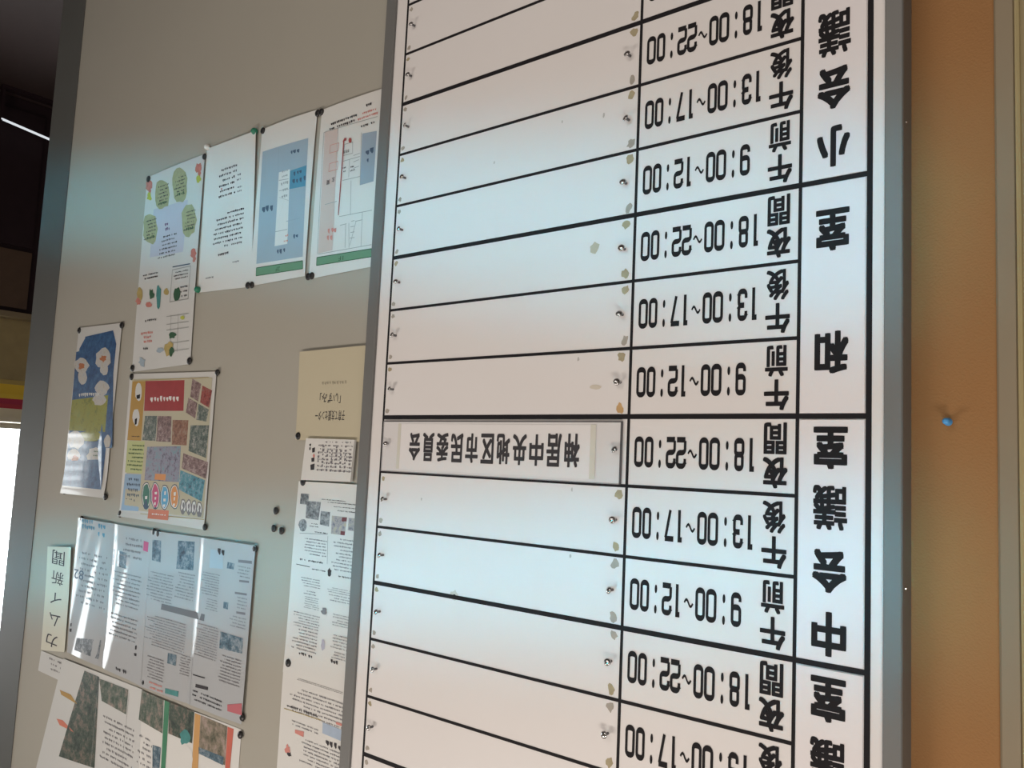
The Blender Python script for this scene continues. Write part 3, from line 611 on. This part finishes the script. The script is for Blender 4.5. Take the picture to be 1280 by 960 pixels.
# lower newspapers running out of the frame
LPH = [photo_mat('colour_page_photo', [(.012, .02, .02), (.06, .09, .07), (.26, .19, .16)], 50, seed=11), photo_mat('colour_page_photo_warm', [(.04, .05, .03), (.22, .19, .14), (.42, .33, .30)], 35, seed=12), photo_mat('colour_page_photo_green', [(.02, .05, .03), (.11, .14, .11), (.36, .27, .24)], 55, seed=13)]
S = Sheet('newspaper', 'colour page with dark photos hanging under the glare-lit newspaper, at the photo\'s bottom left', 'newspaper', [(80, 823), (179, 862), (172, 1010), (44, 966)], PAPERG, curl=lambda u, v: .0014 + .001 * math.sin(6 * u), Y=YS + .0012)
S.poly([(107, 838), (125, 846), (119, 960), (75, 945)], LPH[0], 4); S.poly([(125, 848), (161, 862), (158, 893), (128, 876)], LPH[2], 3); S.poly([(76, 862), (90, 868), (98, 880), (78, 868)], YEL, 1); S.poly([(72, 898), (80, 900), (94, 915), (76, 906)], SAL, 1)
S.rows(126, 960, 168, 900, 9, GREYINK, 3, .8); S.line(162, 866, 150, 985, LG, .001); S.line(124, 850, 112, 985, LG, .001)
S.done()
S = Sheet('newspaper', 'colour page with green, orange and red vertical stripes at the photo\'s bottom edge', 'newspaper', [(177.5, 864), (301.5, 912), (292, 1045), (166, 990)], PAPER, curl=lambda u, v: .0008 + .0012 * math.sin(5 * u), Y=YS + .0012)
z = lambda x, y: (170 + x * .1146, 850 + y * .1146)
S.poly(zq(70, 110, 315, 215, 300, 580, 35, 430), LPH[2], 4); S.poly(zq(375, 235, 645, 350, 620, 690, 365, 580), LPH[0], 4); S.poly(zq(715, 385, 995, 505, 970, 930, 690, 790), LPH[1], 4)
S.poly(zq(325, 215, 378, 245, 330, 1000, 282, 1000), mat('green_stripe', (.05, .22, .12), .6), 3); S.poly(zq(650, 360, 710, 385, 680, 1000, 615, 1000), mat('orange_stripe', (.58, .33, .12), .6), 3); S.poly(zq(1000, 510, 1065, 535, 1020, 1000, 970, 1000), mat('red_stripe', (.55, .13, .09), .6), 3)
S.poly(zq(192, 705, 285, 735, 265, 1000, 190, 1000), NPH[0], 2); S.blobp(*z(540, 630), 6, 9, TEAL, .3); S.blobp(*z(560, 860), 7, 18, PAPER, .2); S.rows(*z(20, 960), *z(180, 600), 6, GREYINK, 3, .7); S.poly(zq(690, 730, 960, 840, 950, 930, 690, 800), NPH[0], 2)
S.done()
S = Sheet('notice_sheet', 'pale faded sheet of faint grey print under the vertical title strip', 'notice', [(52, 813), (103, 834), (99, 862), (48, 838)], PAPERG, curl=lambda u, v: .0008, Y=YS + .0014)
S.rows(56, 845, 98, 826, 3, GREYINK, 3, .8); S.done()
# vertical handwritten strip
S = Sheet('title_strip', 'cream vertical paper strip with five handwritten Japanese characters', 'sign', [(62.5, 683), (92, 684), (81.5, 815), (52, 812.5)], mat('cream_strip_paper', (.66, .66, .56), .7, var=.02), curl=lambda u, v: .002 + .004 * (1 - v) ** 3, thick=.0006)
z = lambda x, y: (40 + x * .1667, 670 + y * .1667)
for ch, x0, y0, x1, y1 in (('聞', 168, 108, 262, 216), ('新', 158, 264, 248, 368), ('イ', 148, 425, 232, 515), ('ワ', 135, 580, 220, 676) if False else ('ム', 135, 580, 220, 676), ('カ', 112, 738, 200, 832)):
    S.text(ch, *z(x0, y0), *z(x1, y1), INK, .03 if ch not in '聞新' else .02)
S.done('lettering')
# manila sheet near the schedule board
S = Sheet('paper_notice', 'manila paper notice with a few brushed Japanese words, beside the schedule board frame', 'notice', [(376.5, 440), (467.5, 431), (459, 552.5), (370, 550)], CREAM, curl=lambda u, v: .0012 + .0022 * (1 - v) ** 2 * (1 - .3 * u))
S.text('子育て支援センター'[:9], 395, 513.5, 432, 526, INK, .012)
S.text('「いずみ」', 401, 491, 427, 504, INK, .004); S.rows(401, 482, 434, 476, 1, mat('faint_ink', (.36, .33, .25), .8), 5, .8, .1, dens=.8)
S.done('lettering')
# small card pad under it
S = Sheet('memo_card', 'small white handwritten card pad just below the manila notice', 'card', [(386, 548), (446.5, 550), (441.5, 602.5), (379.5, 600)], PAPER, curl=lambda u, v: .006, thick=.0045)
S.vrows(399, 590, 444, 552, 8, GREYINK, 4, .5); S.vrows(391, 588, 399, 553, 1, INK, 4, dens=.8); S.blobp(396, 570, 1.4, 2.4, REDT, .2); S.vrows(389, 563, 394, 550, 1, INK, 4, dens=.6); S.rows(399, 591, 444, 551, 9, GREYINK, 14, .6)
S.done('handwriting')
# long flyers beside the schedule board
S = Sheet('newsletter', 'long white newsletter with small grey photos at one end, beside the schedule board frame', 'newsletter', [(374, 601.5), (457, 606.5), (439, 858), (354, 840)], PAPER, curl=lambda u, v: .0010 + .0008 * math.sin(6 * v))
z = lambda x, y: (360 + x * .1458, 600 + y * .1458)
G1 = photo_mat('grey_newsletter_photo', [(.03, .04, .05), (.20, .22, .24), (.46, .48, .50)], 140, seed=21); G2 = photo_mat('tinted_newsletter_photo', [(.10, .12, .18), (.40, .38, .40), (.50, .46, .30)], 130, seed=22)
S.poly(zq(118, 115, 188, 120, 180, 212, 110, 205), G1, 2); S.poly(zq(168, 180, 290, 188, 270, 345, 160, 325), G1, 2); S.poly(zq(290, 265, 370, 275, 360, 400, 282, 380), G1, 2); S.blobp(*z(135, 385), 5, 8, G1, .1); S.poly(zq(385, 305, 515, 318, 495, 475, 378, 460), G2, 2); S.poly(zq(472, 320, 515, 322, 495, 475, 458, 470), mat('maroon_print', (.16, .04, .05), .6), 1); S.poly(zq(530, 325, 615, 330, 605, 445, 522, 430), G2, 2)
for a in ((290, 185, 500, 165, 1), (300, 212, 610, 190, 1), (390, 250, 640, 230, 1), (410, 285, 640, 262, 1), (190, 410, 270, 365, 2), (230, 465, 355, 440, 1), (385, 655, 610, 500, 5), (140, 655, 340, 500, 6), (100, 715, 320, 678, 1), (375, 795, 600, 650, 5), (210, 785, 330, 760, 1), (430, 850, 560, 820, 1)):
    S.rows(*z(a[0], a[1]), *z(a[2], a[3]), a[4], INK if a[4] < 3 else GREYINK, a[0], .92, .3)
S.blobp(*z(365, 795), 2.6, 5.5, INK, .3); S.line(*z(110, 455), *z(350, 465), LG, .001); S.line(*z(352, 480), *z(345, 720), LG, .001); S.line(*z(80, 720), *z(195, 745), INK, .001)
z = lambda x, y: (350 + x * .1354, 720 + y * .1354)
for a in ((190, 110, 380, 15, 4), (210, 180, 340, 130, 2), (215, 250, 360, 190, 3), (220, 310, 365, 255, 3), (430, 170, 660, 110, 3), (430, 250, 665, 175, 3), (455, 400, 640, 350, 2), (470, 480, 680, 410, 3), (120, 490, 370, 340, 6), (110, 700, 345, 490, 7), (465, 690, 660, 545, 5), (475, 780, 610, 700, 3)):
    S.rows(*z(a[0], a[1]), *z(a[2], a[3]), a[4], GREYINK, a[0], .92, .3)
S.rows(*z(160, 750), *z(320, 710), 1, INK, 5, dens=.8); S.rows(*z(445, 830), *z(620, 775), 1, INK, 6, .7, dens=.8); S.blobp(*z(412, 322), 3.2, 4, GREYINK, .4); S.blobp(*z(400, 640), 2, 7, mat('pale_lilac_ink', (.45, .45, .55), .7), .3)
S.done()
S = Sheet('newsletter', 'long white newsletter with a pale blue box, running off the photo\'s bottom edge', 'newsletter', [(355, 838), (441, 856), (430, 1020), (343, 1000)], PAPER, curl=lambda u, v: .0008 + .0008 * math.sin(5 * v + 1), Y=YS + .0010)
z = lambda x, y: (340 + x * .125, 840 + y * .125)
for a in ((240, 60, 720, 130, 2, 0), (170, 150, 740, 470, 7, 1), (150, 370, 500, 400, 1, 0), (170, 450, 470, 560, 2, 1), (230, 650, 700, 960, 7, 1), (360, 630, 700, 750, 1, 0)):
    # printed lines follow the sheet, drawn as parallelograms of small marks
    n = a[4]
    for i in range(n):
        y = a[1] + (a[3] - a[1]) * .0
    S.rows(*z(a[0], max(a[1], a[3]) + 20), *z(a[2], min(a[1], a[3]) + (60 if n > 1 else 0)), n, INK if a[5] == 0 else GREYINK, a[0], .9, .3)
S.poly(zq(515, 500, 715, 580, 700, 690, 510, 610), mat('powder_blue_box', (.38, .48, .62), .6, var=.12, scale=60), 2); S.poly(zq(650, 495, 710, 515, 705, 540, 648, 520), REDT, 1); S.poly(zq(235, 575, 325, 595, 320, 650, 235, 610), REDT, 1)
S.blobp(*z(160, 770), 3, 5, REDT, .4); S.blobp(*z(175, 825), 2.5, 3, INK, .4); S.line(*z(130, 362), *z(500, 480), OCH, .0012)
S.done(kind='stuff')

# ================================================================== pins and magnets
PINB = mat('black_plastic', (.02, .02, .022), .35, spec=.5); PING = mat('green_plastic', (.02, .20, .12), .35); PINC = mat('clear_white_plastic', (.75, .78, .78), .2); PINBL = mat('blue_plastic', (.08, .35, .75), .3)
def pin(x, y, label, m=PINB, r=.0070, h=.0032, group='black round pins on the notice board', Y=YS - .0035, name='push_pin', cat='pin', curl=0.0):
    p = bp(x, y, Y); mb = MB()
    mb.lathe((p.x, YS + .0024, p.z), [(r * .35, 0), (r * .35, .002), (r * .92, .0025), (r, .0038), (r * .95, .0038 + h * .45), (r * .72, .0038 + h * .8), (r * .3, .0038 + h)], m, 16)
    return mb.build_top(name, (p.x, YW, p.z), smooth=True, label=label, cat=cat, group=group)
N3 = 'red-lined floor plan'
for x, y, l in (
    (400.5, 139.5, 'black pin at the upper left corner of the %s, right of two' % N3),
    (396, 141, 'black pin at upper right of the blue floor plan, left of two'),
    (479.5, 112.5, 'black pin at the upper right corner of the %s' % N3),
    (469, 331, 'black pin at the lower right corner of the %s' % N3),
    (388.5, 344.5, 'black pin at the lower left corner of the %s, right of two' % N3),
    (384, 345.5, 'black pin at the lower right corner of the blue floor plan, left of two'),
    (327.5, 163, 'black pin at the upper left corner of the blue floor plan, beside a green pin'),
    (313.5, 356, 'black pin at the lower left corner of the blue floor plan, right of two'),
    (308.5, 356.5, 'black pin at the lower right corner of the plain letter, left of two'),
    (254.5, 195.5, 'black pin at the upper right corner of the flyer with ovals and flowers'),
    (184.5, 223.5, 'black pin at the upper left corner of the flyer with ovals and flowers'),
    (235.5, 451, 'black pin at the lower right corner of the flyer with ovals and flowers'),
    (164.5, 460, 'black pin at the lower left corner of the flyer with ovals and flowers'),
    (163.5, 471, 'black pin at the upper left corner of the yellow-edged event poster'),
    (270.5, 465.5, 'black pin at the upper right corner of the yellow-edged event poster'),
    (149, 642.5, 'black pin at the lower left corner of the yellow-edged event poster'),
    (255, 659, 'black pin at the lower right corner of the yellow-edged event poster'),
    (98, 413, 'black pin at the upper left corner of the tall deep blue poster'),
    (151, 406.5, 'black pin at the upper right corner of the tall deep blue poster'),
    (79.5, 614, 'black pin at the lower left corner of the tall deep blue poster'),
    (130.5, 621, 'black pin at the lower right corner of the tall deep blue poster'),
    (101, 649, 'black pin at the upper left corner of the glare-lit newspaper'),
    (191.5, 665, 'black pin at the upper right corner of the glare-lit newspaper, left of two'),
    (197, 667, 'black pin at the upper left corner of the wide banner newspaper, right of two'),
    (317.5, 686, 'black pin at the upper right corner of the wide banner newspaper'),
    (301.5, 897, 'black pin at the lower right corner of the wide banner newspaper'),
    (179, 853, 'black pin where the two sleeved newspapers meet at their lower edge'),
    (299, 919, 'black pin at the upper right corner of the striped colour page'),
    (371.5, 545, 'black pin at the lower left corner of the manila notice'),
    (377.5, 602.5, 'black pin at the upper left corner of the newsletter with small grey photos'),
    (453.5, 613.5, 'black pin at the upper right corner of the newsletter with small grey photos'),
    (359, 829, 'black pin where the two long newsletters overlap'),
    (343.5, 638.5, 'single black pin on bare board, topmost of the three loose pins'),
    (341, 660.5, 'black pin on bare board, lower left of the three loose pins'),
    (350.5, 663.5, 'black pin on bare board, lower right of the three loose pins')):
    pin(x, y, l, r=.0068 if x > 250 else .0080)
GG = 'coloured pins on the letter'
pin(318, 164, 'green push pin at the upper right corner of the plain letter', PING, .007, .009, GG)
pin(247, 362, 'green push pin at the lower left corner of the plain letter', PING, .007, .009, GG)
pin(259, 184, 'clear white push pin at the upper left corner of the plain letter', PINC, .006, .009, GG)
# blue pin on the brown strip
p = bp(1184, 527, YW - .008); mb = MB()
mb.lathe((p.x, YW + .001, p.z), [(.0005, 0), (.0005, .004), (.0040, .0045), (.0040, .0058), (.0020, .0075), (.0018, .0120), (.0032, .0142), (.0032, .0152), (.0012, .0162)], PINBL, 14)
mb.build_top('push_pin', (p.x, YW, p.z), smooth=True, label='small bright blue push pin stuck in the brown cloth strip', cat='pin')

# ================================================================== the hall beyond the board's end
wn = empty('window_1', (XF, .3, WZ0), kind='structure')
FR = mat('window_frame_paint', (.35, .33, .28), .5)
SKYP = emis('bright_overcast_outside', (.93, .98, 1.0), 6.0)
mb = MB()
mb.box(XF - .02, XF + .05, WY0, WY1, WZ0 - .04, WZ0, FR); mb.box(XF - .02, XF + .05, WY0, WY1, WZ1, WZ1 + .04, FR)
for yy in (WY0 - .03, WY1, 1.0): mb.box(XF - .02, XF + .05, yy, yy + .03, WZ0, WZ1, FR)
mb.build('window_frame', wn)
mb = MB(); mb.box(XF + .055, XF + .06, WY0, WY1, WZ0, WZ1, SKYP); mb.build('pane', wn)
SLAT = mat('white_blind_slat', (.80, .80, .78), .6); SLAT.node_tree.nodes['Principled BSDF'].inputs['Transmission Weight'].default_value = .75; SLAT.node_tree.nodes['Principled BSDF'].inputs['Roughness'].default_value = 1.0; SLAT.node_tree.nodes['Principled BSDF'].inputs['IOR'].default_value = 1.02
for i in range(11):
    z = WZ0 + .02 + .052 * i; mb = MB(); a = .9
    mb.mesh([(XF + .012, WY0 + .01, z), (XF + .012, WY1 - .01, z), (XF + .030, WY1 - .01, z + .036), (XF + .030, WY0 + .01, z + .036), (XF + .013, WY0 + .01, z + .0015), (XF + .013, WY1 - .01, z + .0015), (XF + .031, WY1 - .01, z + .0375), (XF + .031, WY0 + .01, z + .0375)], [(0, 1, 2, 3), (7, 6, 5, 4), (0, 4, 5, 1), (3, 2, 6, 7), (0, 3, 7, 4), (1, 5, 6, 2)], SLAT)
    mb.build('slat', wn)
# low cabinet under the window with coloured cartons on it
cb = empty('cabinet', (XF - .20, .62, 0), 'dim brown low cabinet below the bright window at the far left edge', 'cabinet')
CBM = mat('dark_cabinet_wood', (.022, .012, .015), .6, var=.2, spec=.2)
mb = MB(); mb.box(XF - .40, XF - .01, .10, 1.15, 0, .98, CBM, .004); mb.build('body', cb)
for y0 in (.12, .64):
    mb = MB(); mb.box(XF - .416, XF - .400, y0, y0 + .49, .06, .68, CBM, .003); d = mb.build('door', cb)
    mb = MB(); mb.box(XF - .430, XF - .416, y0 + .02, y0 + .035, .45, .57, STEELD, .002); mb.build('handle', d)
    mb = MB(); mb.box(XF - .418, XF - .400, y0, y0 + .49, .70, .96, mat('brown_drawer_front', (.085, .05, .03), .5, var=.2), .003); mb.build('drawer', cb)
mb = MB(); mb.box(XF - .43, XF - .01, .08, 1.17, .98, 1.005, mat('worn_counter_top', (.22, .17, .10), .4), .003); mb.build('top', cb)
def carton(y0, y1, z0, z1, m, m2, label, x0=XF - .34, x1=XF - .10):
    c = empty('carton', ((x0 + x1) / 2, (y0 + y1) / 2, z0), label, 'box', 'cartons on the far cabinet')
    mb = MB(); mb.box(x0, x1, y0, y1, z0, z1 - .02, m, .002); mb.build('body', c)
    mb = MB(); mb.box(x0 - .003, x1 + .003, y0 - .003, y1 + .003, z1 - .02, z1, m2, .001); mb.build('lid', c)
    return c
carton(.42, .95, 1.005, 1.30, mat('dull_ochre_card', (.32, .25, .12), .7, var=.2), mat('amber_card', (.42, .31, .10), .7), 'dull ochre carton standing on the brown cabinet, lowest of the stack')
carton(.46, .90, 1.300, 1.365, mat('yellow_card', (.70, .47, .04), .6), mat('bright_yellow_card', (.72, .50, .05), .6), 'flat bright yellow carton on the ochre carton by the window')
carton(.50, .86, 1.365, 1.41, mat('crimson_card', (.38, .03, .07), .6), mat('red_card', (.42, .04, .06), .6), 'flat dark red carton on the yellow one by the window')
carton(.47, .88, 1.41, 1.47, mat('cream_card', (.66, .60, .44), .6), mat('pale_cream_card', (.66, .60, .46), .6), 'flat cream carton, topmost of the far stack, just under the blinds')
# slim lit tube low in the dark hall: a reflection made as a glowing rod
tb = empty('light_streak', (3.80, .50, 0.0), 'thin white glowing tube of reflected light slanting low in the dark hall, far left edge', 'glint')
a = Vector((3.80, .400, .154)); b = Vector((3.80, .640, .185))
def rod(mb, a, b, r, m, n=8):
    t = (b - a).normalized(); u = t.cross(Vector((0, 0, 1))).normalized(); w = t.cross(u); vs = []
    for p in (a, b):
        for i in range(n): vs.append(p + u * r * math.cos(i * 2 * math.pi / n) + w * r * math.sin(i * 2 * math.pi / n))
    mb.mesh(vs, [(i, (i + 1) % n, n + (i + 1) % n, n + i) for i in range(n)] + [tuple(range(n))[::-1], tuple(range(n, 2 * n))], m)
mb = MB(); rod(mb, a, b, .0055, emis('glowing_streak', (.9, .95, 1.0), .8)); mb.build('streak', tb)
mb = MB(); mb.box(3.79, 3.83, .39, .65, .0, .015, CBM, .002); mb.build('base', tb)  # unseen stand added under the glowing rod
for p in (a, b): mb = MB(); mb.box(p.x - .004, p.x + .020, p.y - .006, p.y + .006, .014, p.z + .006, CBM); mb.build('bracket', tb)
